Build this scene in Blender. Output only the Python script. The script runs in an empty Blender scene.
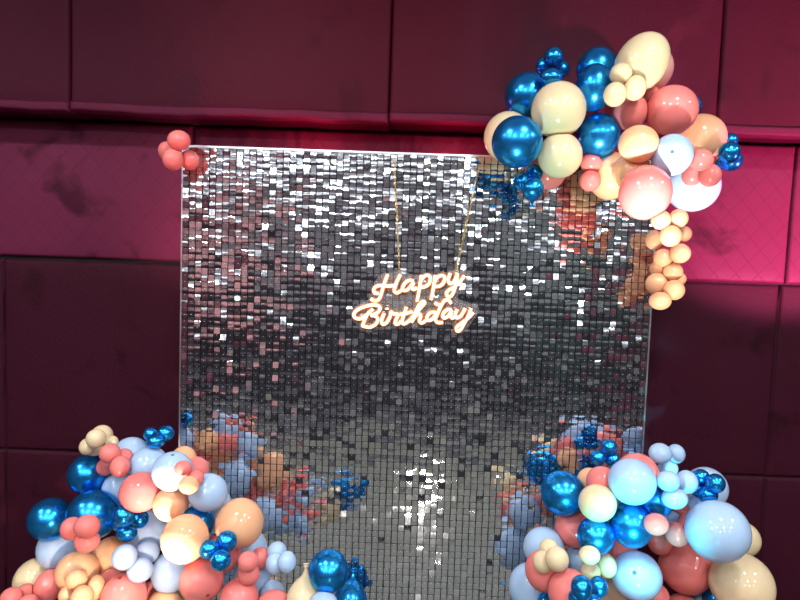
import bpy, bmesh, math, random
from mathutils import Vector, Matrix, noise
from mathutils.geometry import tessellate_polygon
R = math.radians
SC = bpy.context.scene
COL = SC.collection
rng = random.Random(11)

# ------------------------------------------------------------------ camera
F = 600.0
CAM = Vector((0.0, -2.74, 1.95))
ROT = Matrix.Rotation(R(90 - 3.55), 3, 'X') @ Matrix.Rotation(R(1.95), 3, 'Z')
cd = bpy.data.cameras.new('camera')
cam = bpy.data.objects.new('camera', cd)
COL.objects.link(cam)
cam.matrix_world = Matrix.Translation(CAM) @ ROT.to_4x4()
cd.sensor_width = 36.0
cd.lens = 36.0 * F / 800.0
cd.clip_start = 0.05
SC.camera = cam

def ray(u, v):                      # direction whose forward component is 1
    return ROT @ Vector(((u - 400.0) / F, (300.0 - v) / F, -1.0))

def at(u, v, Y):                    # the point of the plane y = Y
    d = ray(u, v)
    return CAM + d * ((Y - CAM.y) / d.y)

# ------------------------------------------------------------------ helpers
def obj(name, me, mat=None, parent=None):
    if isinstance(me, bmesh.types.BMesh):
        m = bpy.data.meshes.new(name)
        me.to_mesh(m)
        me.free()
        me = m
    o = bpy.data.objects.new(name, me)
    COL.objects.link(o)
    if mat is not None:
        me.materials.clear()
        me.materials.append(mat)
    if parent is not None:
        o.parent = parent
    return o

def smooth(o):
    for p in o.data.polygons:
        p.use_smooth = True
    return o

def tag(o, label, cat, group=None):
    o['label'] = label
    o['category'] = cat
    if group:
        o['group'] = group

def add_box(bm, x0, x1, y0, y1, z0, z1, bev=0.0):
    r = bmesh.ops.create_cube(bm, size=1.0)
    vs = r['verts']
    for v in vs:
        v.co = Vector(((x0 + x1) / 2 + v.co.x * (x1 - x0), (y0 + y1) / 2 + v.co.y * (y1 - y0),
                       (z0 + z1) / 2 + v.co.z * (z1 - z0)))
    if bev > 0:
        es = list({e for v in vs for e in v.link_edges})
        bmesh.ops.bevel(bm, geom=es, offset=bev, segments=2, affect='EDGES', profile=0.5)

def add_tube(bm, pts, r, seg=8, closed=False):
    n = len(pts)
    rings = []
    up = Vector((0, 1, 0.02)).normalized()
    for i, p in enumerate(pts):
        a = pts[i - 1] if i > 0 else (pts[-1] if closed else p)
        b = pts[(i + 1) % n] if (i < n - 1 or closed) else p
        t = (b - a)
        t = t.normalized() if t.length > 1e-9 else Vector((0, 0, 1))
        s = t.cross(up)
        s = s.normalized() if s.length > 1e-6 else Vector((1, 0, 0))
        w = s.cross(t).normalized()
        rings.append([bm.verts.new(p + (s * math.cos(2 * math.pi * k / seg) + w * math.sin(2 * math.pi * k / seg)) * r)
                      for k in range(seg)])
    m = n if closed else n - 1
    for i in range(m):
        A, B = rings[i], rings[(i + 1) % n]
        for k in range(seg):
            f = bm.faces.new((A[k], A[(k + 1) % seg], B[(k + 1) % seg], B[k]))
            f.smooth = True
    if not closed:
        for rg, sgn in ((rings[0], -1), (rings[-1], 1)):
            c = Vector((0, 0, 0))
            for v in rg:
                c += v.co
            c = bm.verts.new(c / seg)
            for k in range(seg):
                a, b = rg[k], rg[(k + 1) % seg]
                bm.faces.new((a, b, c) if sgn > 0 else (b, a, c))

def spline(pts, sub=7):             # Catmull-Rom through 2-D or 3-D points
    out = []
    P = [Vector(p) for p in pts]
    n = len(P)
    for i in range(n - 1):
        p0 = P[i - 1] if i else P[0] * 2 - P[1]
        p1, p2 = P[i], P[i + 1]
        p3 = P[i + 2] if i + 2 < n else P[-1] * 2 - P[-2]
        for k in range(sub):
            t = k / sub
            out.append(0.5 * ((2 * p1) + (p2 - p0) * t + (2 * p0 - 5 * p1 + 4 * p2 - p3) * t * t
                              + (3 * p1 - p0 - 3 * p2 + p3) * t * t * t))
    out.append(P[-1])
    return out

# ------------------------------------------------------------------ materials
def new_mat(name):
    m = bpy.data.materials.new(name)
    m.use_nodes = True
    nt = m.node_tree
    return m, nt, nt.nodes['Principled BSDF']

def nd(nt, typ, **kw):
    n = nt.nodes.new(typ)
    for k, v in kw.items():
        setattr(n, k, v)
    return n

def val(nt, op, a, b=None):
    n = nd(nt, 'ShaderNodeMath', operation=op)
    for i, x in enumerate((a, b)):
        if x is None:
            continue
        if isinstance(x, (int, float)):
            n.inputs[i].default_value = x
        else:
            nt.links.new(x, n.inputs[i])
    return n.outputs[0]

def latex(name, rgb, rough=0.11):
    m, nt, b = new_mat(name)
    b.inputs['Roughness'].default_value = rough
    b.inputs['Specular IOR Level'].default_value = 0.45
    tc = nd(nt, 'ShaderNodeTexCoord')
    no = nd(nt, 'ShaderNodeTexNoise')
    no.inputs['Scale'].default_value = 2.2
    nt.links.new(tc.outputs['Object'], no.inputs['Vector'])
    mx = nd(nt, 'ShaderNodeMix', data_type='RGBA')
    nt.links.new(no.outputs['Fac'], mx.inputs[0])
    mx.inputs[6].default_value = (*[c * 0.93 for c in rgb], 1)
    mx.inputs[7].default_value = (*[min(1, c * 1.06) for c in rgb], 1)
    nt.links.new(mx.outputs[2], b.inputs['Base Color'])
    # thin rubber lets some light through
    tr = nd(nt, 'ShaderNodeBsdfTranslucent')
    nt.links.new(mx.outputs[2], tr.inputs['Color'])
    ms = nd(nt, 'ShaderNodeMixShader')
    ms.inputs[0].default_value = 0.12
    nt.links.new(b.outputs[0], ms.inputs[1])
    nt.links.new(tr.outputs[0], ms.inputs[2])
    nt.links.new(ms.outputs[0], nt.nodes['Material Output'].inputs[0])
    return m

def chrome(name, rgb):
    m, nt, b = new_mat(name)
    b.inputs['Metallic'].default_value = 0.90
    b.inputs['Roughness'].default_value = 0.17
    b.inputs['Base Color'].default_value = (*rgb, 1)
    b.inputs['Specular Tint'].default_value = (0.55, 0.75, 1.0, 1)
    tc = nd(nt, 'ShaderNodeTexCoord')
    no = nd(nt, 'ShaderNodeTexNoise')
    no.inputs['Scale'].default_value = 3.0
    nt.links.new(tc.outputs['Object'], no.inputs['Vector'])
    nt.links.new(val(nt, 'ADD', val(nt, 'MULTIPLY', no.outputs['Fac'], 0.08), 0.20), b.inputs['Roughness'])
    return m

MAT = {
    'C': latex('coral_latex', (0.82, 0.215, 0.19)),
    'W': latex('powder_blue_latex', (0.40, 0.56, 0.76)),
    'P': latex('peach_latex', (0.83, 0.44, 0.235)),
    'I': latex('ivory_latex', (0.75, 0.60, 0.36)),
    'K': latex('blush_latex', (0.85, 0.42, 0.36)),
    'B': chrome('chrome_blue_latex', (0.022, 0.31, 0.78)),
}
def plain(name, rgb, rough=0.6, metal=0.0, scale=30.0, amt=0.12):
    m, nt, b = new_mat(name)
    b.inputs['Roughness'].default_value = rough
    b.inputs['Metallic'].default_value = metal
    tc = nd(nt, 'ShaderNodeTexCoord')
    no = nd(nt, 'ShaderNodeTexNoise')
    no.inputs['Scale'].default_value = scale
    no.inputs['Detail'].default_value = 4.0
    nt.links.new(tc.outputs['Object'], no.inputs['Vector'])
    mx = nd(nt, 'ShaderNodeMix', data_type='RGBA')
    nt.links.new(no.outputs['Fac'], mx.inputs[0])
    mx.inputs[6].default_value = (*[c * (1 - amt) for c in rgb], 1)
    mx.inputs[7].default_value = (*[c * (1 + amt) for c in rgb], 1)
    nt.links.new(mx.outputs[2], b.inputs['Base Color'])
    return m

def vinyl(name, rgb, quilt=False, rough=0.55, stain=0.5, spec=0.08):
    m, nt, b = new_mat(name)
    b.inputs['Roughness'].default_value = rough
    b.inputs['Specular IOR Level'].default_value = spec
    tc = nd(nt, 'ShaderNodeTexCoord')
    n1 = nd(nt, 'ShaderNodeTexNoise')
    n1.inputs['Scale'].default_value = 1.6
    n1.inputs['Detail'].default_value = 5.0
    n1.inputs['Roughness'].default_value = 0.6
    nt.links.new(tc.outputs['Object'], n1.inputs['Vector'])
    # scuffs: sparse soft-edged dark rubs
    n2 = nd(nt, 'ShaderNodeTexNoise')
    n2.inputs['Scale'].default_value = 4.2
    n2.inputs['Detail'].default_value = 7.0
    n2.inputs['Distortion'].default_value = 0.5
    nt.links.new(tc.outputs['Object'], n2.inputs['Vector'])
    rp = nd(nt, 'ShaderNodeMapRange')
    rp.inputs[1].default_value = 0.60
    rp.inputs[2].default_value = 0.72
    nt.links.new(n2.outputs['Fac'], rp.inputs[0])
    k = val(nt, 'SUBTRACT', 1.0, val(nt, 'MULTIPLY', rp.outputs[0], stain))
    k = val(nt, 'MULTIPLY', k, val(nt, 'ADD', 0.78, val(nt, 'MULTIPLY', n1.outputs['Fac'], 0.44)))
    hgt = None
    if quilt:
        sx = nd(nt, 'ShaderNodeSeparateXYZ')
        nt.links.new(tc.outputs['Object'], sx.inputs[0])
        P = 0.082
        ls = []
        for op in ('ADD', 'SUBTRACT'):
            s = val(nt, op, sx.outputs['X'], val(nt, 'MULTIPLY', sx.outputs['Z'], 0.92))
            fr = val(nt, 'ABSOLUTE', val(nt, 'SUBTRACT', val(nt, 'FRACT', val(nt, 'ADD', val(nt, 'DIVIDE', s, P * 1.414), 50.0)), 0.5))
            ls.append(fr)
        d = val(nt, 'MINIMUM', ls[0], ls[1])
        mr = nd(nt, 'ShaderNodeMapRange')
        mr.inputs[1].default_value = 0.0
        mr.inputs[2].default_value = 0.028
        nt.links.new(d, mr.inputs[0])
        hgt = mr.outputs[0]
        k = val(nt, 'MULTIPLY', k, val(nt, 'ADD', 0.72, val(nt, 'MULTIPLY', mr.outputs[0], 0.28)))
    mx = nd(nt, 'ShaderNodeVectorMath', operation='SCALE')
    mx.inputs[0].default_value = rgb
    nt.links.new(k, mx.inputs['Scale'])
    nt.links.new(mx.outputs[0], b.inputs['Base Color'])
    bp = nd(nt, 'ShaderNodeBump')
    bp.inputs['Strength'].default_value = 0.25
    bp.inputs['Distance'].default_value = 0.01
    n3 = nd(nt, 'ShaderNodeTexNoise')
    n3.inputs['Scale'].default_value = 60.0
    nt.links.new(tc.outputs['Object'], n3.inputs['Vector'])
    h = n3.outputs['Fac']
    if hgt is not None:
        h = val(nt, 'ADD', val(nt, 'MULTIPLY', h, 0.3), hgt)
    nt.links.new(h, bp.inputs['Height'])
    nt.links.new(bp.outputs[0], b.inputs['Normal'])
    return m

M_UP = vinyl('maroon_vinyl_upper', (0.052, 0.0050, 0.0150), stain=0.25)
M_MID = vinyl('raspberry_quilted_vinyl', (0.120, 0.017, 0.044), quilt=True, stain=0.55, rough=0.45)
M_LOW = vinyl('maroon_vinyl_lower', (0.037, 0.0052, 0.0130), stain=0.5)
M_DARK = plain('dark_backing', (0.012, 0.008, 0.010), 0.8)
M_FLOOR = plain('olive_grey_floor', (0.045, 0.0445, 0.031), 0.5, scale=14.0, amt=0.25)
M_CARPET = plain('black_carpet', (0.016, 0.014, 0.018), 0.9)
M_CEIL, nt, b = new_mat('ceiling_baffles')
b.inputs['Roughness'].default_value = 0.8
tc = nd(nt, 'ShaderNodeTexCoord')
sx = nd(nt, 'ShaderNodeSeparateXYZ')
nt.links.new(tc.outputs['Object'], sx.inputs[0])
no = nd(nt, 'ShaderNodeTexNoise')
no.inputs['Scale'].default_value = 1.3
nt.links.new(tc.outputs['Object'], no.inputs['Vector'])
fr = val(nt, 'FRACT', val(nt, 'ADD', val(nt, 'DIVIDE', sx.outputs['Y'], 1.30), 20.0))
st = val(nt, 'MULTIPLY', val(nt, 'GREATER_THAN', fr, 0.45), val(nt, 'ADD', 0.72, val(nt, 'MULTIPLY', no.outputs['Fac'], 0.5)))
vs = nd(nt, 'ShaderNodeVectorMath', operation='SCALE')
vs.inputs[0].default_value = (0.84, 0.87, 0.92)
nt.links.new(val(nt, 'ADD', 0.22, val(nt, 'MULTIPLY', st, 0.8)), vs.inputs['Scale'])
nt.links.new(vs.outputs[0], b.inputs['Base Color'])
M_ROOM = plain('grey_plaster', (0.10, 0.09, 0.095), 0.8, scale=2.0)
M_SIDE = plain('maroon_plaster', (0.10, 0.025, 0.040), 0.8, scale=2.0)
M_BOARD = plain('dark_panel_grid', (0.022, 0.021, 0.023), 0.5)
M_ALU = plain('brushed_aluminium', (0.62, 0.60, 0.60), 0.35, 1.0)
M_PIN = plain('clear_pin', (0.75, 0.75, 0.76), 0.25, 0.3)
M_GOLD = plain('gold_chain', (0.88, 0.72, 0.32), 0.28, 1.0)
M_TIP = plain('thick_rubber_tip', (0.05, 0.13, 0.16), 0.4)
M_TIPC = plain('thick_coral_tip', (0.33, 0.03, 0.035), 0.4)

m, nt, b = new_mat('silver_mirror_sequin')
b.inputs['Metallic'].default_value = 1.0
b.inputs['Roughness'].default_value = 0.06
b.inputs['Base Color'].default_value = (0.80, 0.81, 0.84, 1)
tc = nd(nt, 'ShaderNodeTexCoord')
n1 = nd(nt, 'ShaderNodeTexNoise')
n1.inputs['Scale'].default_value = 55.0
nt.links.new(tc.outputs['Object'], n1.inputs['Vector'])
bp = nd(nt, 'ShaderNodeBump')
bp.inputs['Strength'].default_value = 0.10
bp.inputs['Distance'].default_value = 0.004
nt.links.new(n1.outputs['Fac'], bp.inputs['Height'])
nt.links.new(bp.outputs[0], b.inputs['Normal'])
M_SEQ = m

m, nt, b = new_mat('neon_tube_glow')
b.inputs['Base Color'].default_value = (0.9, 0.8, 0.7, 1)
b.inputs['Emission Color'].default_value = (1.0, 0.52, 0.26, 1)
b.inputs['Emission Strength'].default_value = 2.6
M_NEON = m

M_HALO = plain('painted_halo', (0.62, 0.20, 0.05), 0.5)  # orange glow around the tubes, put into the colour
m, nt, b = new_mat('clear_acrylic')
b.inputs['Base Color'].default_value = (0.9, 0.86, 0.82, 1)
b.inputs['Roughness'].default_value = 0.12
tp = nd(nt, 'ShaderNodeBsdfTransparent')
ms = nd(nt, 'ShaderNodeMixShader')
ms.inputs[0].default_value = 0.06
nt.links.new(tp.outputs[0], ms.inputs[1])
nt.links.new(b.outputs[0], ms.inputs[2])
nt.links.new(ms.outputs[0], nt.nodes['Material Output'].inputs[0])
M_ACR = m

# ------------------------------------------------------------------ the room
XW, YB, YW, ZC = 4.6, -9.0, 0.42, 3.75      # half width, far end, decorated wall, ceiling
def structure(o):
    o['kind'] = 'structure'
    return o
bm = bmesh.new(); add_box(bm, -XW - .1, XW + .1, -4.6, YW + .1, -0.1, 0.0)
structure(obj('floor', bm, M_FLOOR))
bm = bmesh.new(); add_box(bm, -XW - .1, XW + .1, YB - .1, -4.6, -0.1, 0.0)
structure(obj('floor_far', bm, M_CARPET))
bm = bmesh.new(); add_box(bm, -XW - .1, XW + .1, YB - .1, YW + .1, ZC, ZC + 0.1)
structure(obj('ceiling', bm, M_CEIL))
bm = bmesh.new(); add_box(bm, -XW - .1, XW + .1, YB - .1, YB, 0, ZC)
structure(obj('wall_far', bm, M_ROOM))
bm = bmesh.new(); add_box(bm, -XW, XW, YB, YB + .06, 0, 1.75)
structure(obj('trim_far', bm, M_CARPET))
for nm, s in (('wall_left', -1), ('wall_right', 1)):
    bm = bmesh.new(); add_box(bm, min(s * XW, s * (XW + .1)), max(s * XW, s * (XW + .1)), YB, YW, 0, ZC)
    structure(obj(nm, bm, M_SIDE))
bm = bmesh.new(); add_box(bm, -XW - .1, XW + .1, YW, YW + 0.1, 0, ZC)
wall = structure(obj('wall_back', bm, M_DARK))

def pad(name, x0, x1, z0, z1, yf, depth, mat, nx=26, nz=12, amp=0.004, tilt=0.0, folds=0.0, sag=0.0, seed=0.0):
    """an upholstered panel: a padded front with rounded edges, wrapped back to the wall"""
    bm = bmesh.new()
    E = 0.020
    us = [0, .25, .6, 1.0]
    def axis(a, b, n):
        e = min(E, (b - a) / 4)
        core = [a + e + (b - a - 2 * e) * i / n for i in range(n + 1)]
        return [a + e * u for u in us[:-1]] + core + [b - e * u for u in reversed(us[:-1])], e
    xs, ex = axis(x0, x1, nx)
    zs, ez = axis(z0, z1, nz)
    def prof(d, e):
        t = min(1.0, d / e)
        return 1 - math.sqrt(max(0.0, 1 - (1 - t) ** 2))
    g = []
    for z in zs:
        row = []
        for x in xs:
            dx, dz = min(x - x0, x1 - x), min(z - z0, z1 - z)
            y = yf + E * max(prof(dx, ex), prof(dz, ez))
            y += tilt * (z - z0) / (z1 - z0)
            y -= amp * (noise.noise(Vector((x * 2.1 + seed, z * 3.3, seed))) + 0.5 * noise.noise(Vector((x * 6, z * 7 + seed, 3))))
            if folds:
                y += folds * math.sin(x * 63 + 1.7 * math.sin(x * 11)) * (0.6 + 0.4 * math.sin(x * 23 + z * 3))
            zz = z
            if sag:
                w = max(0.0, 1 - (z - z0) / 0.10)
                zz += sag * w * (noise.noise(Vector((x * 1.7 + seed, 0.3, seed))) + 0.4 * noise.noise(Vector((x * 7, seed, 0))))
            row.append(bm.verts.new((x, y, zz)))
        g.append(row)
    for j in range(len(zs) - 1):
        for i in range(len(xs) - 1):
            bm.faces.new((g[j][i], g[j][i + 1], g[j + 1][i + 1], g[j + 1][i])).smooth = True
    loop = [g[0][i] for i in range(len(xs))] + [g[j][-1] for j in range(1, len(zs))] + \
           [g[-1][i] for i in range(len(xs) - 2, -1, -1)] + [g[j][0] for j in range(len(zs) - 2, 0, -1)]
    back = [bm.verts.new((v.co.x, depth, v.co.z)) for v in loop]
    n = len(loop)
    for i in range(n):
        bm.faces.new((loop[(i + 1) % n], loop[i], back[i], back[(i + 1) % n]))
    return obj(name, bm, mat, wall)

YL, YM, YLO = 0.17, 0.385, 0.40
ZL = at(300, 117, YL).z             # underside of the overhanging upper band
ZS = at(90, 258.5, YM).z            # seam between the quilted band and the lower panels
xa, xb, xc = at(70, 50, YL).x, at(391, 60, YL).x, at(722, 60, YL).x
g = 0.004
for i, (x0, x1) in enumerate(((-XW, xa - g), (xa, xb - g), (xb, xc - g), (xc, XW))):
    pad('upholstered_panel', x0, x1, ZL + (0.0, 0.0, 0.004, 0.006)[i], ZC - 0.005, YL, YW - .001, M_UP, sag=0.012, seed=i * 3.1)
M_EDGE = vinyl('wrapped_vinyl_edge', (0.095, 0.012, 0.033), stain=0.3)
for i, (x0, x1) in enumerate(((-XW, xa - g), (xa, xb - g), (xb, xc - g), (xc, XW))):
    pad('wrapped_edge', x0, x1, ZL - 0.012, ZL + 0.034, YL - 0.012, YL + 0.05, M_EDGE, nx=40, nz=3, amp=0.006, sag=0.016, seed=i * 3.1)
x1, x2, x3 = at(193, 140, YM).x, at(560, 140, YM).x, at(792, 200, YM).x
ZT = ZL - 0.012
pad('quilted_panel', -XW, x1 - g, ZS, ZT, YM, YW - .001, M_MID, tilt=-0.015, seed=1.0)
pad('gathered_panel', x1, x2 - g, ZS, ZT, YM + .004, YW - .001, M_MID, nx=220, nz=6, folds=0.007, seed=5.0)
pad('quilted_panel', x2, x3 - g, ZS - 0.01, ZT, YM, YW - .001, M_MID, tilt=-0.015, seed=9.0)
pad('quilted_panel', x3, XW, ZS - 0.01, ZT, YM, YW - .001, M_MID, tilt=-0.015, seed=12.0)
ZQ = at(40, 451, YLO).z
xl = at(4, 380, YLO).x
xr = at(772, 400, YLO).x
ZQR = at(780, 478, YLO).z
for i, (x0, x1, zq) in enumerate(((-XW, xl - g, ZQ), (xl, 0.2, ZQ), (0.2 + g, xr, ZQR), (xr + g, XW, ZQR))):
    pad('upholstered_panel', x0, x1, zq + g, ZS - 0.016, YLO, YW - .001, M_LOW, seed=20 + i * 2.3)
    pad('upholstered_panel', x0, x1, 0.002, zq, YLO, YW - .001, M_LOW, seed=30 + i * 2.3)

# ------------------------------------------------------------------ the sequin wall
PITCH = 0.030
XL = (at(183, 150, 0).x + at(180.5, 430, 0).x) / 2
XRT = (at(648, 330, 0).x + at(642, 440, 0).x) / 2
ZTOP = (at(190, 147.5, 0).z + at(480, 157, 0).z) / 2
NC = round((XRT - XL) / PITCH)
PX = (XRT - XL) / NC
NR = int((ZTOP - 0.02) / PITCH)
sw = bpy.data.objects.new('sequin_wall', None)
COL.objects.link(sw)
sw.location = ((XL + XRT) / 2, 0.0, 0.0)
tag(sw, 'tall silver shimmer wall of small square mirror sequins standing before the maroon wall', 'backdrop')
OX = sw.location.x
def local(x):
    return x - OX
bm = bmesh.new(); add_box(bm, local(XL), local(XRT), 0.012, 0.020, 0.0, ZTOP)
obj('backing_board', bm, M_BOARD, sw)
for nm, bx in (('edge_strip', (local(XL) - .005, local(XL), -.004, .022, 0.0, ZTOP)),
               ('edge_strip', (local(XRT), local(XRT) + .007, -.008, .022, 0.0, ZTOP)),
               ('top_strip', (local(XL) - .005, local(XRT) + .007, -.006, .022, ZTOP, ZTOP + .009))):
    bm = bmesh.new(); add_box(bm, *bx)
    obj(nm, bm, M_ALU, sw)
bm = bmesh.new(); pins = bmesh.new()
S = 0.0264
MEAN = 1.6
CYAW = [rng.gauss(0, 1.0) for _ in range(NC)]
for r in range(NR):
    zt = ZTOP - 0.0015 - r * PITCH
    low = min(1.0, max(0.0, (r - 24) / 20))       # the lower rows hang flatter and straighter
    c = 0
    run = 0
    while c < NC:
        if run <= 0:
            run = rng.choice((1, 1, 1, 2, 2, 3, 4, 5))
            base = rng.gauss(MEAN, 1.3 - 0.35 * low)
            byaw = rng.gauss(0, 1.3 - 0.25 * low)
        run -= 1
        q = rng.random()
        tilt = base + rng.gauss(0, 0.6)
        yaw = CYAW[c] + byaw + rng.gauss(0, 0.35 + 0.25 * low)
        roll = rng.gauss(0, 2.0)
        if q < 0.18 - 0.10 * low:
            tilt += rng.uniform(3, 10)
        elif q < 0.22 - 0.11 * low:
            tilt -= rng.uniform(2, 6)
        if rng.random() < 0.07:
            yaw += rng.uniform(-7, 7)
        curve = R(rng.uniform(2.0, 8.0) if rng.random() < 0.75 else rng.uniform(-1.5, 1.5)) * (1 - 0.6 * low)   # half-angle of the bow
        cx = local(XL) + (c + 0.5) * PX + rng.uniform(-.0006, .0006)
        m3 = Matrix.Translation((cx, -0.004, zt + rng.uniform(-.0010, .0006))) @ Matrix.Rotation(R(yaw), 4, 'Z') @ Matrix.Rotation(R(roll), 4, 'Y') @ Matrix.Rotation(R(-tilt), 4, 'X')
        rows = []
        NSEG = 4
        for j in range(NSEG + 1):
            t = j / NSEG
            z = -S * 1.075 * t
            y = 4 * t * (1 - t) * (-(S / 4) * math.tan(curve))
            rows.append([bm.verts.new(m3 @ Vector((sx * S / 2, y, z))) for sx in (-1, 1)])
        for j in range(NSEG):
            bm.faces.new((rows[j][0], rows[j + 1][0], rows[j + 1][1], rows[j][1])).smooth = True
        # the pin it hangs from
        px, pz, pr = cx, zt - 0.0035, 0.0018
        pv = [pins.verts.new((px + pr * math.cos(a), -0.0062, pz + pr * math.sin(a))) for a in (0.785, 2.356, 3.927, 5.498)]
        pt = pins.verts.new((px, -0.0085, pz))
        for k in range(4):
            pins.faces.new((pv[k], pt, pv[(k + 1) % 4]))
        c += 1
obj('mirror_sequins', bm, M_SEQ, sw)
obj('fixing_pins', pins, M_PIN, sw)

# ------------------------------------------------------------------ the neon sign
YS = -0.05
sign = bpy.data.objects.new('neon_sign', None)
COL.objects.link(sign)
SO = at(415, 302, YS)
sign.location = SO
tag(sign, 'glowing warm white Happy Birthday neon sign hung before the sequin wall', 'sign')
def z2(p):
    return (350 + p[0] / 8.571, 265 + p[1] / 8.571)
def z3(p):
    return (410 + p[0] / 8.571, 265 + p[1] / 8.571)
HAPPY = [
    (z2, [(322, 82), (300, 140), (280, 205), (262, 268), (235, 305), (200, 305), (178, 288)]),
    (z2, [(245, 245), (212, 240), (203, 212), (222, 186), (262, 176), (325, 182), (382, 176)]),
    (z2, [(432, 82), (408, 130), (388, 180), (380, 222), (402, 240), (436, 222), (455, 200)]),
    (z2, [(545, 140), (508, 132), (470, 158), (450, 198), (466, 221), (503, 204), (543, 150), (532, 190), (545, 210), (575, 195)]),
    (z3, [(98, 88), (86, 165), (74, 240), (60, 312)]),
    (z3, [(80, 165), (108, 112), (146, 88), (174, 106), (166, 155), (132, 186), (92, 192)]),
    (z3, [(216, 90), (206, 165), (194, 235), (180, 300)]),
    (z3, [(200, 165), (232, 112), (270, 90), (297, 106), (286, 155), (252, 182), (212, 186)]),
    (z3, [(345, 72), (328, 125), (342, 160), (378, 142), (408, 70)]),
    (z3, [(408, 70), (398, 145), (376, 225), (346, 272), (316, 262), (322, 225), (380, 188), (432, 140), (466, 92)]),
]
BIRTH = [
    (z2, [(140, 430), (88, 462), (42, 452), (34, 418), (70, 382), (132, 356), (200, 343), (246, 352), (256, 380), (232, 412), (178, 433)]),
    (z2, [(178, 433), (220, 440), (238, 468), (220, 508), (172, 534), (118, 526), (98, 516)]),
    (z2, [(196, 378), (152, 420), (126, 470), (106, 522)]),
    (z2, [(292, 415), (270, 478), (284, 510), (318, 490), (346, 438)]),
    (z2, [(316, 368), (318, 382)]),
    (z2, [(346, 438), (352, 404), (372, 420), (412, 424), (394, 470), (388, 503), (412, 508), (440, 480)]),
    (z2, [(484, 362), (458, 440), (446, 490), (466, 506), (506, 480)]),
    (z2, [(428, 424), (480, 416), (535, 400)]),
    (z3, [(-8, 480), (40, 425), (96, 362), (126, 326), (110, 314), (78, 344), (40, 420), (12, 492)]),
    (z3, [(12, 492), (46, 440), (78, 420), (92, 440), (80, 478), (102, 498), (146, 470)]),
    (z3, [(226, 408), (180, 408), (146, 444), (156, 476), (192, 464), (228, 420)]),
    (z3, [(352, 332), (336, 306), (302, 302), (266, 350), (238, 415), (218, 466), (238, 494), (282, 494)]),
    (z3, [(214, 324), (234, 338), (262, 342)]),
    (z3, [(356, 384), (316, 386), (282, 424), (292, 456), (328, 438), (358, 392), (348, 438), (366, 456), (396, 428)]),
    (z3, [(404, 380), (388, 428), (402, 454), (438, 434), (474, 372)]),
    (z3, [(524, 372), (504, 428), (466, 500), (432, 558), (404, 566), (400, 534), (444, 498), (500, 455), (544, 408)]),
]
def word(name, strokes):
    bm = bmesh.new(); jk = bmesh.new()
    for fn, pts in strokes:
        P = [at(*fn(p), YS) - SO for p in spline(pts, 6)]
        add_tube(bm, P, 0.0060, 8)
        add_tube(jk, [p + Vector((0, 0.006, 0)) for p in P], 0.0108, 10)
    for v in jk.verts:                       # added half-round channel; its orange colour paints the halo round the tube
        v.co.y = max(v.co.y, 0.0045)
    obj(name, bm, M_NEON, sign)
    obj('halo_channel', jk, M_HALO, sign)
word('neon_lettering', HAPPY)
word('neon_lettering', BIRTH)
OUT = [(150, 212), (168, 165), (185, 120), (222, 72), (262, 66), (330, 58), (390, 78), (470, 72), (545, 74), (600, 52), (650, 46),
       (690, 66), (684, 110), (655, 160), (628, 205), (690, 228), (735, 240), (738, 280), (705, 330), (672, 378), (636, 396), (604, 378),
       (598, 348), (500, 350), (400, 358), (290, 368), (170, 378), (110, 378), (92, 350), (62, 318), (62, 270), (100, 236)]
cl = spline(OUT + [OUT[0]], 5)[:-1]
ring = [at(340 + p[0] / 5.333, 260 + p[1] / 5.333, YS + .019) - SO for p in cl]
bm = bmesh.new()
fr = [bm.verts.new(p) for p in ring]
bk = [bm.verts.new(p + Vector((0, 0.005, 0))) for p in ring]
for t in tessellate_polygon([ring]):
    bm.faces.new([fr[i] for i in t]); bm.faces.new([bk[i] for i in reversed(t)])
n = len(ring)
for i in range(n):
    bm.faces.new((fr[i], fr[(i + 1) % n], bk[(i + 1) % n], bk[i]))
bmesh.ops.recalc_face_normals(bm, faces=bm.faces)
obj('acrylic_backing', bm, M_ACR, sign)
def chain(px0, px1):
    a, bq = at(*px0, -0.012), at(*px1, YS + .004)
    bm = bmesh.new()
    L = (bq - a).length
    n = int(L / 0.0135)
    t = (bq - a).normalized()
    s0 = t.cross(Vector((0, 1, 0))).normalized()
    w0 = s0.cross(t)
    for i in range(n):
        c = a + (bq - a) * ((i + 0.5) / n)
        s = s0 if i % 2 else w0
        s = (s0 * math.cos(0.7 + i * 1.45) + w0 * math.sin(0.7 + i * 1.45))
        P = [c + t * (0.0092 * math.cos(k * math.pi / 5)) + s * (0.0042 * math.sin(k * math.pi / 5)) - SO for k in range(10)]
        add_tube(bm, P, 0.0012, 5, closed=True)
    # hook at the bottom
    add_tube(bm, [bq - SO + Vector((0.008 * math.sin(k * .7), 0, -0.008 + 0.008 * math.cos(k * .7))) for k in range(9)], 0.0015, 5)
    obj('hanging_chain', bm, M_GOLD, sign)
chain((394, 158), (399.5, 274))
chain((479, 167), (456.5, 270))

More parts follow.
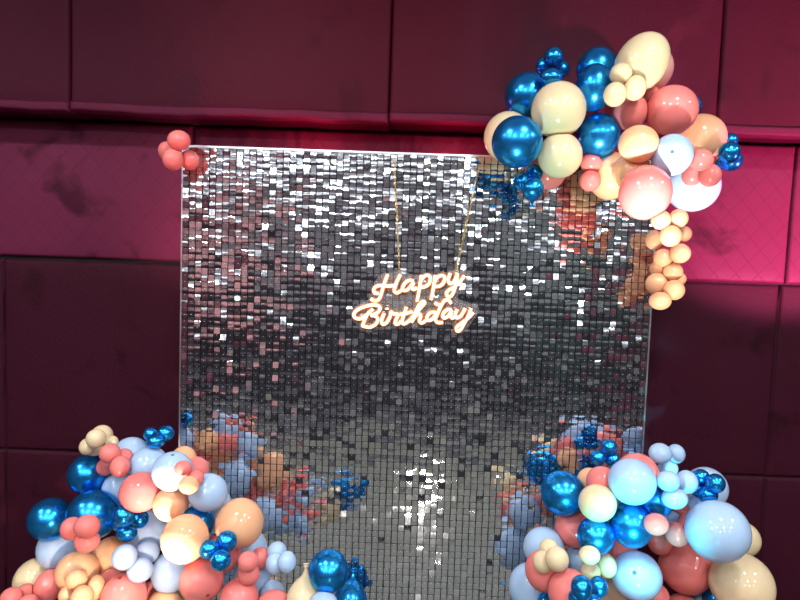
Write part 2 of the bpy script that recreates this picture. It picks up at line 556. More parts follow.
# ------------------------------------------------------------------ balloons
def balloon_mesh(name, nu=40, nv=26, taper=0.16):
    """an inflated balloon of unit radius: round crown at +Z, drawn in towards the neck at -Z"""
    bm = bmesh.new()
    rings = []
    top = bm.verts.new((0, 0, 1.0))
    for j in range(1, nv):
        th = math.pi * j / nv
        z = math.cos(th)
        r = math.sin(th)
        if z < 0:
            k = -z
            r *= 1 - taper * k * k
            z *= 1 + 0.9 * taper * k ** 3
        rings.append([bm.verts.new((r * math.cos(2 * math.pi * i / nu), r * math.sin(2 * math.pi * i / nu), z)) for i in range(nu)])
    bot = bm.verts.new((0, 0, -1 - 0.9 * taper))
    for i in range(nu):
        bm.faces.new((top, rings[0][i], rings[0][(i + 1) % nu])).smooth = True
        bm.faces.new((bot, rings[-1][(i + 1) % nu], rings[-1][i])).smooth = True
        for j in range(nv - 2):
            bm.faces.new((rings[j][i], rings[j + 1][i], rings[j + 1][(i + 1) % nu], rings[j][(i + 1) % nu])).smooth = True
    me = bpy.data.meshes.new(name)
    bm.to_mesh(me); bm.free()
    return me
def knot_mesh(name):
    """the drawn-out neck and rolled lip below the balloon"""
    bm = bmesh.new()
    prof = [(0.30, -1.02), (0.20, -1.13), (0.135, -1.24), (0.10, -1.34), (0.085, -1.42), (0.13, -1.45), (0.15, -1.49), (0.12, -1.53), (0.17, -1.60), (0.19, -1.63), (0.15, -1.65)]
    nu = 18
    rings = [[bm.verts.new((r * math.cos(2 * math.pi * i / nu), r * math.sin(2 * math.pi * i / nu), z)) for i in range(nu)] for r, z in prof]
    for j in range(len(rings) - 1):
        for i in range(nu):
            bm.faces.new((rings[j][i], rings[j + 1][i], rings[j + 1][(i + 1) % nu], rings[j][(i + 1) % nu])).smooth = True
    bm.faces.new(list(rings[-1])[::-1])
    me = bpy.data.meshes.new(name)
    bm.to_mesh(me); bm.free()
    return me
def tip_mesh(name, mat):
    bm = bmesh.new()
    nu = 14
    c = bm.verts.new((0, 0, 1.010))
    rr = [[bm.verts.new((math.sin(a) * k * math.cos(2 * math.pi * i / nu), math.sin(a) * k * math.sin(2 * math.pi * i / nu), z)) for i in range(nu)]
          for a, k, z in ((0.045, 1, 1.0085), (0.075, 1, 1.004), (0.09, 1, 0.994))]
    for i in range(nu):
        bm.faces.new((c, rr[0][i], rr[0][(i + 1) % nu])).smooth = True
        for j in range(2):
            bm.faces.new((rr[j][i], rr[j + 1][i], rr[j + 1][(i + 1) % nu], rr[j][(i + 1) % nu])).smooth = True
    me = bpy.data.meshes.new(name)
    bm.to_mesh(me); bm.free()
    me.materials.append(mat)
    return me
BASE = {}
for k in MAT:
    for big in (0, 1):
        me = balloon_mesh('balloon_' + k + str(big), taper=0.14 if big else 0.20)
        me.materials.append(MAT[k])
        BASE[k, big] = me
KNOT = {}
for k in MAT:
    KNOT[k] = knot_mesh('knot_' + k); KNOT[k].materials.append(MAT[k])
TIP = {k: tip_mesh('tip_' + k, M_TIPC if k in 'CKP' else M_TIP) for k in MAT}

# x, y, rx, ry in the photograph, colour, label (after the colour), extras; every list runs from the back to the front
GARLAND = 'balloons of the garland over the top corner'
LEFT = 'balloons of the left floor pile'
RIGHT = 'balloons of the right floor pile'
CORNER = 'mini balloons on the sequin wall corner'
NAME = {'C': 'coral', 'W': 'powder blue', 'P': 'peach', 'I': 'ivory', 'K': 'blush pink', 'B': 'chrome blue'}
# one row per balloon
TOPLEFT = [
 (167, 151, 8.5, 9.5, 'C', 'coral mini balloon half hidden at the outer edge of the four on the bare corner'),
 (189.5, 160, 9.5, 10, 'C', 'coral mini balloon overlapping the first mirror sequins on the bare corner', {'k': 150}),
 (173, 159.5, 10.3, 11.3, 'C', 'lowest and frontmost coral mini balloon of the four on the bare corner'),
 (179, 140.5, 11.3, 10.2, 'C', 'topmost coral mini balloon of the four on the bare panel corner'),
]
UPPER = [
 # behind
 (508, 137, 24, 25, 'I', 'large ivory balloon peeking out behind the chrome blue one at the garland start'),
 (597, 69, 20, 21, 'B', 'chrome blue balloon, the higher and rearmost of the two beside the largest ivory one', {'y': 0.12}),
 (690, 107, 11, 12, 'B', 'chrome blue balloon barely showing behind the upper coral and peach ones'),
 (650, 69, 22, 23, 'K', 'blush pink balloon mostly hidden behind the largest ivory balloon', {'y': 0.12}),
 (648, 100, 14, 14, 'C', 'coral balloon squeezed between the ivory minis and the big upper coral one'),
 (615, 113, 16, 16, 'C', 'dark shaded coral balloon behind the ivory minis and the chrome blue one'),
 (548, 172, 18, 18, 'C', 'coral balloon behind the lower ivory one, touching the mirror sequins'),
 (527, 96, 22, 23, 'B', 'chrome blue balloon under the mini chrome cluster, outermost of the garland start'),
 (610, 176, 21, 24, 'P', 'bright peach balloon hanging lowest against the sequins beside two coral minis'),
 (632, 172, 19, 19, 'P', 'peach balloon mostly hidden between the bright peach one and the pale coral one'),
 (700, 138, 24.5, 23.5, 'P', 'large tan peach balloon next to the chrome blue minis at the outer end'),
 (591, 163, 10.5, 9.5, 'C', 'upper of the two coral minis beside the lower ivory garland balloon'),
 (590, 181, 10.5, 10.5, 'C', 'lower of the two coral minis beside the lower ivory garland balloon'),
 (560, 155.5, 22, 22.5, 'I', 'ivory balloon directly under the ivory one with the chrome minis on top'),
 (630, 112, 17, 18, 'C', 'coral balloon directly under the three ivory minis'),
 (638.5, 144, 19.5, 18.5, 'P', 'glowing orange peach balloon in the middle of the garland'),
 (594, 88, 18.5, 23.5, 'B', 'chrome blue balloon, the lower and nearer of the two beside the largest ivory one'),
 (641.5, 63, 25, 30, 'I', 'largest ivory balloon at the very top of the corner garland', {'a': -28}),
 (671.5, 110.5, 25, 24.5, 'C', 'big coral balloon just below the largest ivory one'),
 (598.5, 135.5, 21.3, 22, 'B', 'chrome blue balloon between the two stacked ivory ones and the orange peach one'),
 (517, 142, 25.2, 25.8, 'B', 'largest chrome blue balloon, lowest at the garland start over the panel top edge'),
 (558.5, 110, 27, 27.6, 'I', 'large ivory balloon under the cluster of chrome blue minis'),
 (693, 186, 25.5, 25.5, 'W', 'white lit powder blue balloon with three coral minis on it'),
 (645, 192.5, 25.5, 27.5, 'C', 'large pinkish coral balloon lowest in the garland, lit pale from below'),
 (672, 155, 20, 20.6, 'W', 'powder blue balloon with a dark crown spot in the garland centre', {'tip': (0, -3)}),
 (621, 74, 11, 10.5, 'I', 'uppermost ivory mini balloon of three on the largest ivory one'),
 (635, 88, 11, 12.3, 'I', 'ivory mini balloon beside the big coral one, inner of three'),
 (615, 94.5, 11.2, 12, 'I', 'lowest ivory mini balloon of three, next to the chrome blue one'),
 (715, 163, 6.5, 7, 'C', 'smallest coral mini balloon peeking out by the outer chrome minis'),
 (692, 176, 9.5, 9.8, 'C', 'deep coral mini balloon sunk in the middle of the white lit balloon'),
 (710, 175.5, 10.6, 11.4, 'C', 'coral mini balloon at the outer rim of the white lit balloon'),
 (701, 160, 12, 11, 'C', 'topmost coral mini balloon on the white lit balloon'),
 (722, 163, 6, 6, 'B', 'darkest chrome blue mini hidden between coral minis and the outer chrome cluster'),
 (730.5, 140.5, 7.2, 7.4, 'B', 'small topmost chrome blue mini of the outer cluster by the quilted wall'),
 (731.5, 160.5, 10.5, 10.5, 'B', 'lowest chrome blue mini of the outer cluster by the quilted wall'),
 (729.5, 152.5, 10.3, 10.8, 'B', 'frontmost chrome blue mini of the outer cluster by the quilted wall'),
 (543.5, 66, 8, 9, 'B', 'chrome blue mini at the outer flank of the cluster on the garland top'),
 (562, 69, 7.5, 8, 'B', 'chrome blue mini at the inner flank of the cluster on the garland top'),
 (551, 77, 11.5, 8.5, 'B', 'lowest chrome blue mini of the cluster resting on the ivory balloon'),
 (553.5, 57, 9.7, 10, 'B', 'topmost chrome blue mini of the cluster on the garland top'),
 (534, 173, 9, 9, 'B', 'upper chrome blue mini of the trio hanging below the garland start'),
 (521.5, 182, 8.5, 9, 'B', 'outermost chrome blue mini of the trio hanging below the garland start'),
 (532.5, 188.7, 11.3, 11.3, 'B', 'lowest and largest chrome blue mini of the trio hanging below the garland start', {'k': -92}),
 # the peach tail
 (658, 269, 8, 9, 'P', 'orange peach mini half hidden against the sequins midway down the tail'),
 (685, 234, 6.5, 7.5, 'P', 'small peach mini peeking out at the outer edge of the tail, second row'),
 (679, 279, 7, 7, 'P', 'small peach mini tucked behind the lower tail at its outer edge'),
 (661, 220, 9.7, 9.7, 'P', 'peach mini at the top of the tail, touching the big pinkish coral balloon'),
 (678.5, 218.5, 9.3, 9.5, 'P', 'peach mini at the top of the tail, on the outer wall side'),
 (654, 240, 8.5, 10, 'P', 'peach mini against the sequin edge in the second row of the tail'),
 (670.5, 236, 10.6, 10.8, 'P', 'largest peach mini in the centre of the tail, second row'),
 (663, 258, 9.4, 9.4, 'P', 'peach mini on the sequin side in the third row of the tail'),
 (680, 253.5, 10.2, 10, 'P', 'peach mini on the outer wall side in the third row of the tail'),
 (673, 271.5, 9.6, 9.4, 'P', 'peach mini on the outer side in the fourth row of the tail'),
 (657, 284, 11, 11.3, 'P', 'peach mini on the sequin side in the fifth row of the tail'),
 (674, 290, 10.2, 10.2, 'P', 'peach mini on the outer side in the fifth row of the tail'),
 (660, 301, 10.7, 9, 'P', 'very lowest peach mini at the end of the tail'),
]
LOWLEFT = [
 (131, 455, 18, 18, 'W', 'powder blue balloon highest in the left pile, behind the upper coral minis'),
 (183.5, 460, 12.8, 14, 'P', 'tan peach balloon behind the white lit one at the panel edge'),
 (121, 489, 18, 19, 'W', 'powder blue balloon wedged between two chrome blue and the big coral one'),
 (212, 507, 19, 22, 'W', 'powder blue balloon deep behind the lilac lit one, close to the sequins'),
 (247, 550, 20, 21, 'W', 'powder blue balloon behind the largest tan peach one at the sequins'),
 (196, 523, 17, 17, 'B', 'dull shaded chrome blue balloon deep between peach and powder blue ones'),
 (252, 578, 18, 20, 'W', 'powder blue balloon behind the three lower coral minis'),
 (272, 597, 13, 16, 'W', 'powder blue balloon low behind the last coral one at the pile end'),
 (112, 560, 21, 23, 'P', 'brownish shaded peach balloon behind the three white minis'),
 (148, 533, 20, 22, 'W', 'greyish lit powder blue balloon behind the bright chrome minis'),
 (196.5, 470, 12.3, 13, 'C', 'red coral mini at the panel edge beside the white lit balloon'),
 (149, 466, 19, 19.3, 'W', 'powder blue balloon with the highest chrome minis sitting just above it'),
 (88.5, 474, 19.5, 20, 'B', 'topmost chrome blue balloon of the left pile, beside the coral minis'),
 (36, 580, 20.5, 21, 'I', 'greenish ivory balloon at the outer lower edge of the left pile'),
 (58, 548, 19.5, 20.5, 'W', 'powder blue balloon at the outer edge below the lowest chrome blue one'),
 (50, 519, 20.7, 20.7, 'B', 'outermost chrome blue balloon of the left pile'),
 (208, 492.5, 19.3, 18.8, 'W', 'lilac lit powder blue balloon overlapping the sequins above the largest tan peach one'),
 (93, 514.5, 24.5, 24.5, 'B', 'largest chrome blue balloon of the left pile, above coral minis'),
 (140.5, 492, 20.4, 19.6, 'C', 'big coral balloon in the upper middle of the left pile'),
 (222, 552, 18.5, 20.5, 'C', 'coral balloon behind the trio of dark chrome minis'),
 (239.5, 523, 24, 24.3, 'P', 'largest tan peach balloon in front of the sequins'),
 (170, 572, 18.5, 20, 'W', 'pinkish grey lit powder blue balloon under the glowing yellow one'),
 (151, 592, 10, 10.5, 'C', 'small deep coral balloon low between pink and peach ones'),
 (57, 604, 8.5, 9, 'B', 'chrome blue balloon just peeking out at the bottom between coral and peach'),
 (110, 586, 14, 16, 'C', 'orange lit coral balloon between the peach minis and the big pale pink one'),
 (49.5, 585.5, 14, 16, 'C', 'dusky coral balloon between the greenish ivory and tan peach ones'),
 (77.5, 571.5, 20.5, 20, 'P', 'tan peach balloon with four glowing peach minis in front'),
 (171, 504, 17.3, 17, 'P', 'glowing orange peach balloon right above the glowing yellow one'),
 (172.5, 471.5, 19.8, 19.6, 'W', 'white lit powder blue balloon with a dark crown spot near the top', {'tip': (0, -16)}),
 (183, 602, 9, 10, 'P', 'small peach balloon at the bottom below the big glossy coral one'),
 (164, 606, 17, 16, 'P', 'pale orange peach balloon cut off at the bottom middle of the left pile'),
 (274, 606, 17, 15.5, 'C', 'last coral balloon at the bottom end of the left pile near the sequins'),
 (239, 599, 19.5, 20, 'C', 'coral balloon cut off at the bottom below three coral minis'),
 (201.5, 579.5, 21.6, 21.3, 'C', 'big glossy coral balloon under the dark chrome trio with a crown spot', {'tip': (6, 15)}),
 (185, 538.5, 23, 23.7, 'P', 'glowing yellow peach balloon, brightest of the left pile'),
 (124, 597, 22.3, 23, 'C', 'big pale pink coral balloon glowing white at the bottom with crown spot', {'tip': (-4, -18)}),
 # minis
 (102, 435.5, 10.4, 10.4, 'I', 'rear ivory mini at the top of the highest ivory cluster'),
 (112, 442.5, 6.3, 7, 'I', 'small ivory mini beside the powder blue balloon in the highest cluster'),
 (94, 449, 9, 7, 'I', 'lowest ivory mini of the highest cluster, above the chrome blue balloon'),
 (87, 446.5, 7.4, 8.4, 'I', 'outermost ivory mini of the highest cluster'),
 (96, 438.5, 9.4, 9.6, 'I', 'frontmost ivory mini in the middle of the highest cluster'),
 (124, 457.5, 8.8, 9, 'C', 'coral mini at the back of the upper coral four, against powder blue'),
 (105.5, 467, 8.6, 8.8, 'C', 'coral mini touching the topmost chrome blue balloon'),
 (110, 453.5, 10.2, 9.8, 'C', 'topmost coral mini of the upper coral four'),
 (120, 466.7, 9.6, 11, 'C', 'lowest and nearest coral mini of the upper coral four'),
 (150.5, 434, 7, 7, 'B', 'outer chrome blue mini of the highest chrome trio, beside the bare wall'),
 (165.5, 433.5, 8.3, 8, 'B', 'inner chrome blue mini of the highest chrome trio, nearest the panel edge'),
 (155.5, 441.5, 8.8, 7, 'B', 'lower middle chrome blue mini of the highest chrome trio'),
 (183, 468, 8.5, 7.5, 'C', 'coral mini lying on the white lit balloon with the crown spot'),
 (195.5, 478, 8.5, 9, 'C', 'coral mini between the red coral mini and the white hot one'),
 (188.8, 485, 10, 9, 'P', 'white hot peach mini below the coral minis at the panel edge'),
 (119.5, 523, 7.5, 8, 'B', 'hidden rear chrome blue mini of the bright cluster in the pile middle'),
 (140, 519.5, 8.4, 8.6, 'B', 'chrome blue mini nearest the greyish balloon in the bright cluster'),
 (127, 533, 10, 8.3, 'B', 'lowest chrome blue mini of the bright cluster'),
 (124, 515.5, 11, 11.3, 'B', 'largest and topmost chrome blue mini of the bright cluster'),
 (71.5, 528.5, 10.5, 11.2, 'C', 'outer coral mini of the trio below the largest chrome blue balloon'),
 (87.3, 541, 12, 11, 'C', 'lowest coral mini of the trio below the largest chrome blue balloon'),
 (87, 526.5, 12.4, 11.5, 'C', 'nearest, upper coral mini of the trio below the largest chrome blue balloon'),
 (147, 552, 12, 12, 'W', 'powder blue mini of the white trio next to the glowing yellow balloon'),
 (140, 570, 12.6, 12, 'W', 'pink lit powder blue mini, lowest of the white trio'),
 (124.5, 557, 12.2, 12.5, 'W', 'white lit powder blue mini, outer of the white trio'),
 (67, 595, 8, 9, 'P', 'glowing peach mini at the outer side of the four low ones'),
 (96, 587.5, 8.6, 12, 'P', 'tall glowing peach mini beside the big pale pink balloon'),
 (76.5, 579.5, 10.3, 9.7, 'P', 'topmost glowing peach mini of the four on the tan balloon'),
 (82, 597.5, 10.8, 11.5, 'P', 'nearest glowing peach mini cut off at the bottom of the four'),
 (260.5, 558, 9.2, 10.5, 'C', 'rear coral mini of the trio in front of the powder blue ones'),
 (248.8, 574, 11, 10.5, 'C', 'lowest coral mini of the trio in front of the powder blue ones'),
 (248, 561.5, 10.2, 10, 'C', 'nearest, middle coral mini of the trio in front of the powder blue ones'),
 (226.5, 541.5, 10.3, 10.3, 'B', 'upper chrome blue mini of the dark trio on the coral balloon'),
 (209.2, 549.3, 10, 9.2, 'B', 'chrome blue mini of the dark trio overlapping the glowing yellow balloon'),
 (220.7, 560, 10.4, 10.3, 'B', 'lowest chrome blue mini of the dark trio above the glossy coral balloon'),
 (277, 551.8, 9.8, 9.8, 'W', 'topmost powder blue mini of the trio against the sequins'),
 (275, 563.5, 9.4, 10.5, 'W', 'powder blue mini of the sequin side trio nearest the coral minis'),
 (287, 562, 9.2, 10.4, 'W', 'powder blue mini of the trio farthest along the sequins'),
 (26, 593, 9.5, 9, 'C', 'rear dusky coral mini at the lowest outer edge of the left pile'),
 (11, 598, 10.3, 10.5, 'C', 'outermost dusky coral mini at the lowest edge of the left pile'),
 (28, 605, 10.5, 10.3, 'C', 'front dusky coral mini cut off at the lowest outer edge'),
 # the small group beside the left pile, before the mirror sequins
 (305, 599, 18.5, 20, 'I', 'ivory balloon with its neck up, at the foot of the sequin wall', {'k': 88, 'yl': -0.02}),
 (350.5, 602, 17, 19, 'B', 'chrome blue balloon with its neck up, half cut off below the sequins', {'k': 84, 'yl': -0.02}),
 (328.5, 571, 20, 20.8, 'B', 'round chrome blue balloon standing alone highest at the foot of the sequins', {'yl': -0.02}),
 (323.5, 607, 15, 15, 'W', 'powder blue balloon cut off beneath the lone chrome blue one', {'yl': -0.02}),
]
LOWRIGHT = [
 (590, 482, 13, 14, 'P', 'tan peach balloon showing as a sliver behind the biggest chrome blue one'),
 (637, 475, 21.5, 22, 'C', 'coral balloon behind the glowing pale blue one at the panel edge'),
 (706, 488, 20.5, 20.5, 'W', 'pale powder blue balloon behind the four chrome minis at the outer edge'),
 (602, 482, 15.5, 15.5, 'C', 'shaded coral balloon under the three chrome minis'),
 (655, 502, 16.5, 17, 'B', 'chrome blue balloon behind the powder blue minis and the glowing pale blue one'),
 (686, 503, 14, 15, 'C', 'dark coral balloon behind the two powder blue mini clusters'),
 (700, 503, 12, 12, 'W', 'pale powder blue balloon peeking out above the largest powder blue one'),
 (675, 521, 10, 10, 'W', 'shaded powder blue balloon in the gap above the coral minis'),
 (692, 525, 13, 14, 'C', 'coral balloon half hidden by the largest powder blue one and coral mini'),
 (741, 539, 18, 17.5, 'I', 'ivory balloon behind the largest powder blue one at the outer edge'),
 (620, 553, 15, 15, 'C', 'dark coral balloon behind the turquoise lit one and chrome blue'),
 (574, 528, 18.7, 18.5, 'C', 'coral balloon below the biggest chrome blue one, beside the sequins'),
 (544, 548, 20.5, 20.3, 'W', 'powder blue balloon before the sequins, behind the glowing ivory minis'),
 (580, 561, 15.5, 16, 'W', 'powder blue balloon in the gap between the two ivory mini clusters'),
 (655, 597, 14, 14, 'C', 'brown shaded coral balloon in the gap beside the turquoise lit one'),
 (706, 603, 13, 13, 'W', 'shaded powder blue balloon in the bottom gap beside the big coral one'),
 (716, 599, 13, 13, 'B', 'chrome blue balloon in the bottom gap by the large ivory one'),
 (530.5, 587, 21.5, 23, 'W', 'outermost powder blue balloon low on the sequin side of the right pile'),
 (547, 602, 9.5, 9, 'B', 'chrome blue balloon just showing at the bottom between two coral ones'),
 (610, 594, 16, 17, 'I', 'greenish ivory balloon low behind the turquoise lit one'),
 (562.7, 493, 22, 22, 'B', 'biggest chrome blue balloon at the upper sequin side of the right pile'),
 (631, 524.7, 21.2, 22.2, 'B', 'large chrome blue balloon beneath the glowing pale blue one'),
 (595.7, 535.5, 18.3, 18, 'B', 'chrome blue balloon directly beneath the yellow lit ivory one'),
 (544.5, 570.5, 19.2, 20.3, 'C', 'coral balloon behind the glowing ivory minis on the sequin side'),
 (597.5, 503, 18.6, 18.2, 'I', 'yellow lit ivory balloon between three chrome blue ones'),
 (632, 481.5, 23.2, 22.8, 'W', 'glowing pale powder blue balloon highest in the right pile'),
 (570, 593, 21.5, 23, 'C', 'coral balloon low behind the bright chrome minis'),
 (741.5, 584, 30, 30, 'I', 'large ivory balloon at the outer bottom corner of the right pile'),
 (686, 567, 26, 25.7, 'C', 'big coral balloon under the coral trio'),
 (717.3, 531, 30.3, 29.8, 'W', 'largest powder blue balloon of the right pile'),
 (636.5, 576, 24.3, 23.8, 'W', 'turquoise lit powder blue balloon with a dark crown spot', {'tip': (-2, -2.5)}),
 (683, 611, 17, 16.5, 'C', 'coral balloon cut off at the bottom under the big coral one'),
 # minis
 (598, 457.7, 7.8, 7.8, 'B', 'chrome blue mini of the summit trio on the sequin side'),
 (613, 459.7, 7.4, 7.6, 'B', 'chrome blue mini of the summit trio touching the glowing pale blue balloon'),
 (609, 447.3, 8.2, 8.2, 'B', 'topmost chrome blue mini of the summit trio'),
 (549, 548.3, 9.7, 9.5, 'I', 'uppermost ivory mini of the glowing trio by the sequins'),
 (543, 562, 10.3, 11, 'I', 'ivory mini of the glowing trio nearest the sequins'),
 (557, 559, 11.8, 12, 'I', 'brightest ivory mini of the glowing trio by the sequins'),
 (607, 565.7, 9.5, 11.7, 'I', 'ivory mini beside the turquoise lit balloon, tall one of three'),
 (590.5, 570.5, 10.5, 9, 'I', 'ivory mini just above the bright chrome minis, lowest of three'),
 (589.5, 555, 10.5, 9.2, 'I', 'ivory mini beneath the chrome blue balloon, highest of three'),
 (577, 598, 8.5, 8.5, 'B', 'rear chrome blue mini of the bright low cluster, on the coral side'),
 (593, 603, 8.5, 8.5, 'B', 'lowest chrome blue mini of the bright low cluster'),
 (598.5, 587, 9, 10.3, 'B', 'chrome blue mini of the bright low cluster before the greenish ivory balloon'),
 (581.5, 588, 10.4, 12.2, 'B', 'largest chrome blue mini of the bright low cluster'),
 (668, 468.3, 9.7, 9.3, 'W', 'lower powder blue mini of the highest powder blue trio'),
 (676, 453.7, 8.8, 9.5, 'W', 'outer powder blue mini of the highest powder blue trio, by the dark wall'),
 (660, 453.7, 11, 10.6, 'W', 'largest powder blue mini of the highest trio, nearest the panel edge'),
 (698.5, 489, 8, 8.5, 'B', 'chrome blue mini of the outer four tucked by the powder blue mini'),
 (708, 494.5, 9.3, 8.5, 'B', 'lowest chrome blue mini of the outer four'),
 (701, 477, 8.2, 8, 'B', 'highest chrome blue mini of the outer four, beside powder blue'),
 (715.7, 483.3, 9, 9.5, 'B', 'largest chrome blue mini of the outer four, nearest the dark wall'),
 (687, 482, 10.5, 11.5, 'W', 'powder blue mini of the second trio touching the outer chrome minis'),
 (674.5, 498.5, 12.5, 10.4, 'W', 'lowest powder blue mini of the second trio'),
 (668.3, 481, 11.3, 10.3, 'W', 'powder blue mini of the second trio nearest the glowing pale blue balloon'),
 (660, 543, 11.8, 11.4, 'C', 'lowest coral mini of the trio on the big coral balloon'),
 (677, 534.5, 11.5, 11.7, 'C', 'coral mini of the trio touching the largest powder blue balloon'),
 (656, 524.3, 12, 10.8, 'C', 'coral mini of the trio touching the large chrome blue balloon'),
]

def place(rows, group, ylim, under=None):
    placed, todo = [], []
    for i, row in enumerate(rows):
        u, v, rx, ry, colr, label = row[:6]
        ex = row[6] if len(row) > 6 else {}
        d = ray(u, v)
        rp = (rx + ry) / 2
        yl = ex.get('yl', ylim)
        t = (yl - CAM.y) / d.y
        ok = False
        K = 0.86
        while not ok and t > 1.2:
            p = CAM + d * t
            r = rp * t / F
            ok = p.y + r * 1.02 <= (yl if XL - r < p.x < XRT + r else ex.get('y', 0.03))
            if ok:
                for (q, s, tq, uu, vv, rr) in placed:
                    if (p - q).length < K * (r + s) or (math.hypot(u - uu, v - vv) < (rp + rr) * 0.93 and t > tq - 0.15 * min(r, s)):
                        ok = False
                        break
            if not ok:
                t -= 0.004
        placed.append((p, r, t, u, v, rp))
        big = 1 if rp > 12.6 else 0
        # crown towards the room with a tilt of its own; the screen-plane ellipse follows rx, ry
        zax = (-d).normalized()
        if 'k' in ex:                                   # the neck points this way in view (degrees, 0 = +x, 90 = up)
            a = R(ex['k'])
            xr = ROT @ Vector((1, 0, 0)); up = ROT @ Vector((0, 1, 0))
            ax = -(xr * math.cos(a) + up * math.sin(a)) * 0.94 + zax * 0.34
        elif 'tip' in ex:
            du, dv = ex['tip']
            q = Vector((du / rx, -dv / ry, 0))
            q.z = math.sqrt(max(0.05, 1 - q.x ** 2 - q.y ** 2))
            side = zax.cross(Vector((0, 0, 1))).normalized() * -1
            ax = side * q.x + side.cross(zax).normalized() * -q.y + zax * q.z
        else:
            ax = zax + Vector((rng.uniform(-.5, .5), 0, rng.uniform(-.5, .5)))
        ax.normalize()
        xax = Vector((1, 0, 0)) - ax * ax.x
        xax.normalize()
        yax = ax.cross(xax)
        M = Matrix((xax, yax, ax)).transposed().to_4x4()
        # ellipse of the silhouette: a stretch in the screen plane
        side = (ROT @ Vector((1, 0, 0)))
        if ex.get('a'):
            side = Matrix.Rotation(R(ex['a']), 3, zax) @ side
        e = (rx - ry) / (rx + ry)
        kx, ky = 1 + e, 1 - e
        upv = zax.cross(side)
        side.normalize(); upv.normalize()
        B = Matrix((side, upv, zax)).transposed()
        ST = (B @ Matrix.Diagonal((kx, ky, 1.0)) @ B.inverted()).to_4x4()
        W = ST @ M @ Matrix.Diagonal((r, r, r, 1))
        todo.append((p, r, W, big, colr, label, ex))
    if under:                                   # the lower balloons, which carry the pile on the floor
        ux0, ux1, side = under
        inv = ROT.transposed()
        count = 0
        for _ in range(6000):
            if count >= 20:
                break
            r = rng.uniform(0.105, 0.14)
            p = Vector((rng.uniform(ux0, ux1), rng.uniform(-0.50, -0.17), rng.choice((r + .002, rng.uniform(0.25, 0.75)))))
            q = inv @ (p - CAM)
            if 300 - F * q.y / -q.z - 1.08 * F * r / -q.z < 604:
                continue
            near = [((p - a[0]).length, a[1] + r) for a in todo]
            if any(dd < 0.86 * rr for dd, rr in near) or (p.z > r + .01 and not any(dd < 1.03 * rr for dd, rr in near)):
                continue
            colr = rng.choice('CWPIBCW')
            ax = Vector((rng.uniform(-.4, .4), -1, rng.uniform(-.1, .5))).normalized()
            M = ax.to_track_quat('Z', 'Y').to_matrix().to_4x4() @ Matrix.Diagonal((r, r, r, 1))
            todo.append((p, r, M, 1, colr, NAME[colr] + ' balloon low down, carrying the ' + side + ' pile on the floor', {}))
            count += 1
    # where two balloons press on each other both go flat along the plane between them
    for i, (p, r, W, big, colr, label, ex) in enumerate(todo):
        me = BASE[colr, big].copy()
        me.transform(W)
        cuts = []
        for j, (q, s, *_ ) in enumerate(todo):
            dv = q - p
            D = dv.length
            if j != i and D < (r + s) * 1.25:
                n = dv / D
                cuts.append((n, (D * D + r * r - s * s) / (2 * D) - 0.0006))
        for v in me.vertices:
            c = v.co.copy()
            for _ in range(3):
                for n, h in cuts:
                    e = c.dot(n) - h
                    if e > 0:
                        c -= n * e
            v.co = c
        o = bpy.data.objects.new('balloon' if big else 'mini_balloon', me)
        COL.objects.link(o)
        o.location = p
        tag(o, label, 'balloon', group)
        for key, nm, src in (('k', 'knot', KNOT), ('tip', 'crown_tip', TIP)):
            if key in ex:
                cm = src[colr].copy()
                cm.transform(W)
                c = bpy.data.objects.new(nm, cm); COL.objects.link(c); c.parent = o
    return placed
place(TOPLEFT, CORNER, -0.020)
PU = place(UPPER, GARLAND, -0.05)
PL = place(LOWLEFT, LEFT, -0.10, (-1.75, -0.75, 'left'))
PR = place(LOWRIGHT, RIGHT, -0.10, (0.74, 1.55, 'right'))

# ------------------------------------------------------------------ light
def area(name, loc, size, power, color=(1, 1, 1)):
    l = bpy.data.lights.new(name, 'AREA')
    l.shape = 'DISK'; l.size = size; l.energy = power; l.color = color
    o = bpy.data.objects.new(name, l); COL.objects.link(o); o.location = loc
    return o
def spot(name, loc, target, power, color, cone, blend=0.3, rad=0.04):
    l = bpy.data.lights.new(name, 'SPOT')
    l.energy = power; l.color = color; l.spot_size = R(cone); l.spot_blend = blend; l.shadow_soft_size = rad
    o = bpy.data.objects.new(name, l); COL.objects.link(o); o.location = loc
    o.rotation_euler = (Vector(target) - Vector(loc)).to_track_quat('-Z', 'Y').to_euler()
    return o
def point(name, loc, power, color, rad=0.05):
    l = bpy.data.lights.new(name, 'POINT')
    l.energy = power; l.color = color; l.shadow_soft_size = rad
    o = bpy.data.objects.new(name, l); COL.objects.link(o); o.location = loc
    return o
for y, pw in ((-1.7, 36), (-4.2, 56), (-7.4, 46)):
    for x in (-3.3, -1.1, 1.1, 3.3):
        area('downlight', (x, y, ZC - 0.02), 0.22, pw, (0.93, 0.96, 1.0))
# added unseen fill lamps, brightening the ceiling that the sequins mirror
for y, pw in ((-2.9, 62), (-6.0, 95)):
    l = bpy.data.lights.new('ceiling_fill', 'AREA')
    l.shape = 'RECTANGLE'; l.size = 8.0; l.size_y = 0.25; l.energy = pw; l.color = (0.93, 0.96, 1.0)
    o = bpy.data.objects.new('ceiling_fill', l); COL.objects.link(o)
    o.location = (0, y, ZC - 0.55); o.rotation_euler = (math.pi, 0, 0)
def seen(u, v, t):
    return CAM + ray(u, v) * t
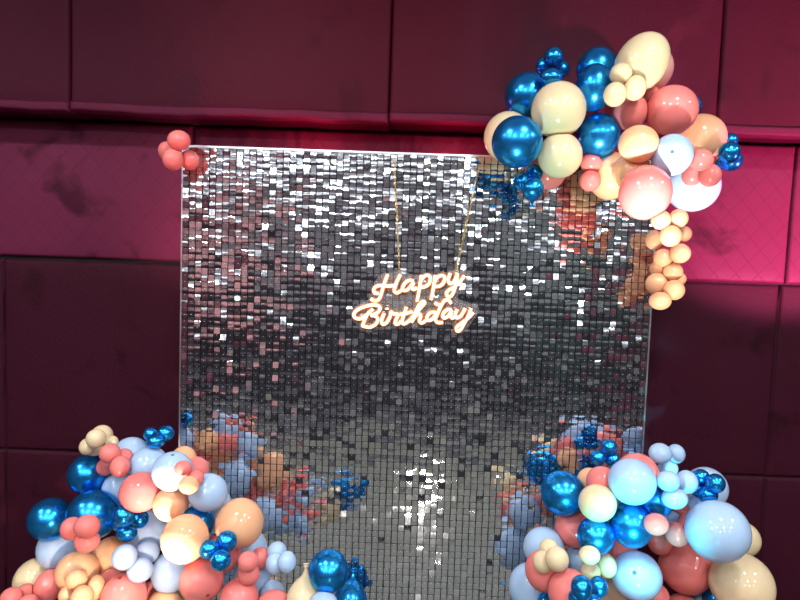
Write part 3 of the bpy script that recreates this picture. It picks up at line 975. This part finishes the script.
# uplights on the floor in front of the backdrop
def ball(rows, u, v):                # the middle of the balloon seen there
    return min(rows, key=lambda q: (q[3] - u) ** 2 + (q[4] - v) ** 2)[0]
spot('uplight_warm', seen(125, 745, 1.55), ball(PL, 110, 586), 75, (1.0, 0.72, 0.56), 40, 0.9)
spot('uplight_warm', seen(112, 700, 1.95), ball(PL, 172, 471) * 0.6 + ball(PL, 185, 538) * 0.4, 120, (1.0, 0.70, 0.56), 44, 0.9)
spot('uplight_cyan', (0.78, -1.65, 0.40), ball(PR, 632, 481) * 0.6 + ball(PR, 636, 576) * 0.4, 240, (0.14, 0.93, 1.0), 25, 0.9)
spot('uplight_white', (0.66, -1.95, 0.12), ball(PU, 650, 180), 700, (1.0, 0.76, 0.74), 13, 1.0)
spot('uplight_white', (0.74, -1.90, 0.12), ball(PU, 645, 192), 850, (1.0, 0.76, 0.78), 7, 1.0)
spot('uplight_white', (0.80, -1.90, 0.12), ball(PU, 693, 186), 950, (1.0, 0.82, 0.86), 7, 1.0)
spot('uplight_white', (0.86, -1.90, 0.12), ball(PU, 663, 268), 420, (1.0, 0.84, 0.78), 8, 1.0)
point('lamp_at_the_front', (0.27, -2.55, 0.12), 5.0, (1.0, 0.90, 0.86), 0.05)
spot('uplight_centre', (0.26, -1.80, 0.12), seen(590, 120, 2.6), 230, (0.62, 1.0, 0.92), 24, 0.8)
spot('side_magenta', (2.75, -1.0, 1.35), (1.85, 0.42, 2.62), 500, (1.0, 0.20, 0.50), 52, 0.45)
spot('uplight_red', (-0.5, -2.4, 0.12), (-0.30, 0.17, 3.05), 330, (1.0, 0.12, 0.20), 31, 0.9)
# red wash lamps behind the backdrop
point('backlight', (XL + 0.05, 0.16, 2.05), 3.0, (1.0, 0.30, 0.62))
point('backlight', (-0.45, 0.22, 2.42), 3.0, (1.0, 0.10, 0.22))
point('backlight', (0.25, 0.22, 2.42), 3.0, (1.0, 0.10, 0.22))
# the far side of the room has coloured washes too
spot('room_wash', (-2.5, -6.5, 0.2), (-3.3, YB, 2.3), 1700, (1.0, 0.38, 0.36), 46, 1.0)
spot('room_wash', (2.9, -6.5, 0.2), (3.4, YB, 2.0), 200, (0.45, 1.0, 0.8), 80, 0.8)

w = bpy.data.worlds.new('world')
SC.world = w
w.use_nodes = True
w.node_tree.nodes['Background'].inputs[0].default_value = (0.02, 0.02, 0.025, 1)

SC.view_settings.view_transform = 'Standard'
SC.view_settings.look = 'None'
SC.view_settings.gamma = 1.0
SC.view_settings.use_curve_mapping = False
SC.view_settings.exposure = 0.38
SC.cycles.use_denoising = True
SC.cycles.max_bounces = 8
SC.cycles.sample_clamp_indirect = 6.0
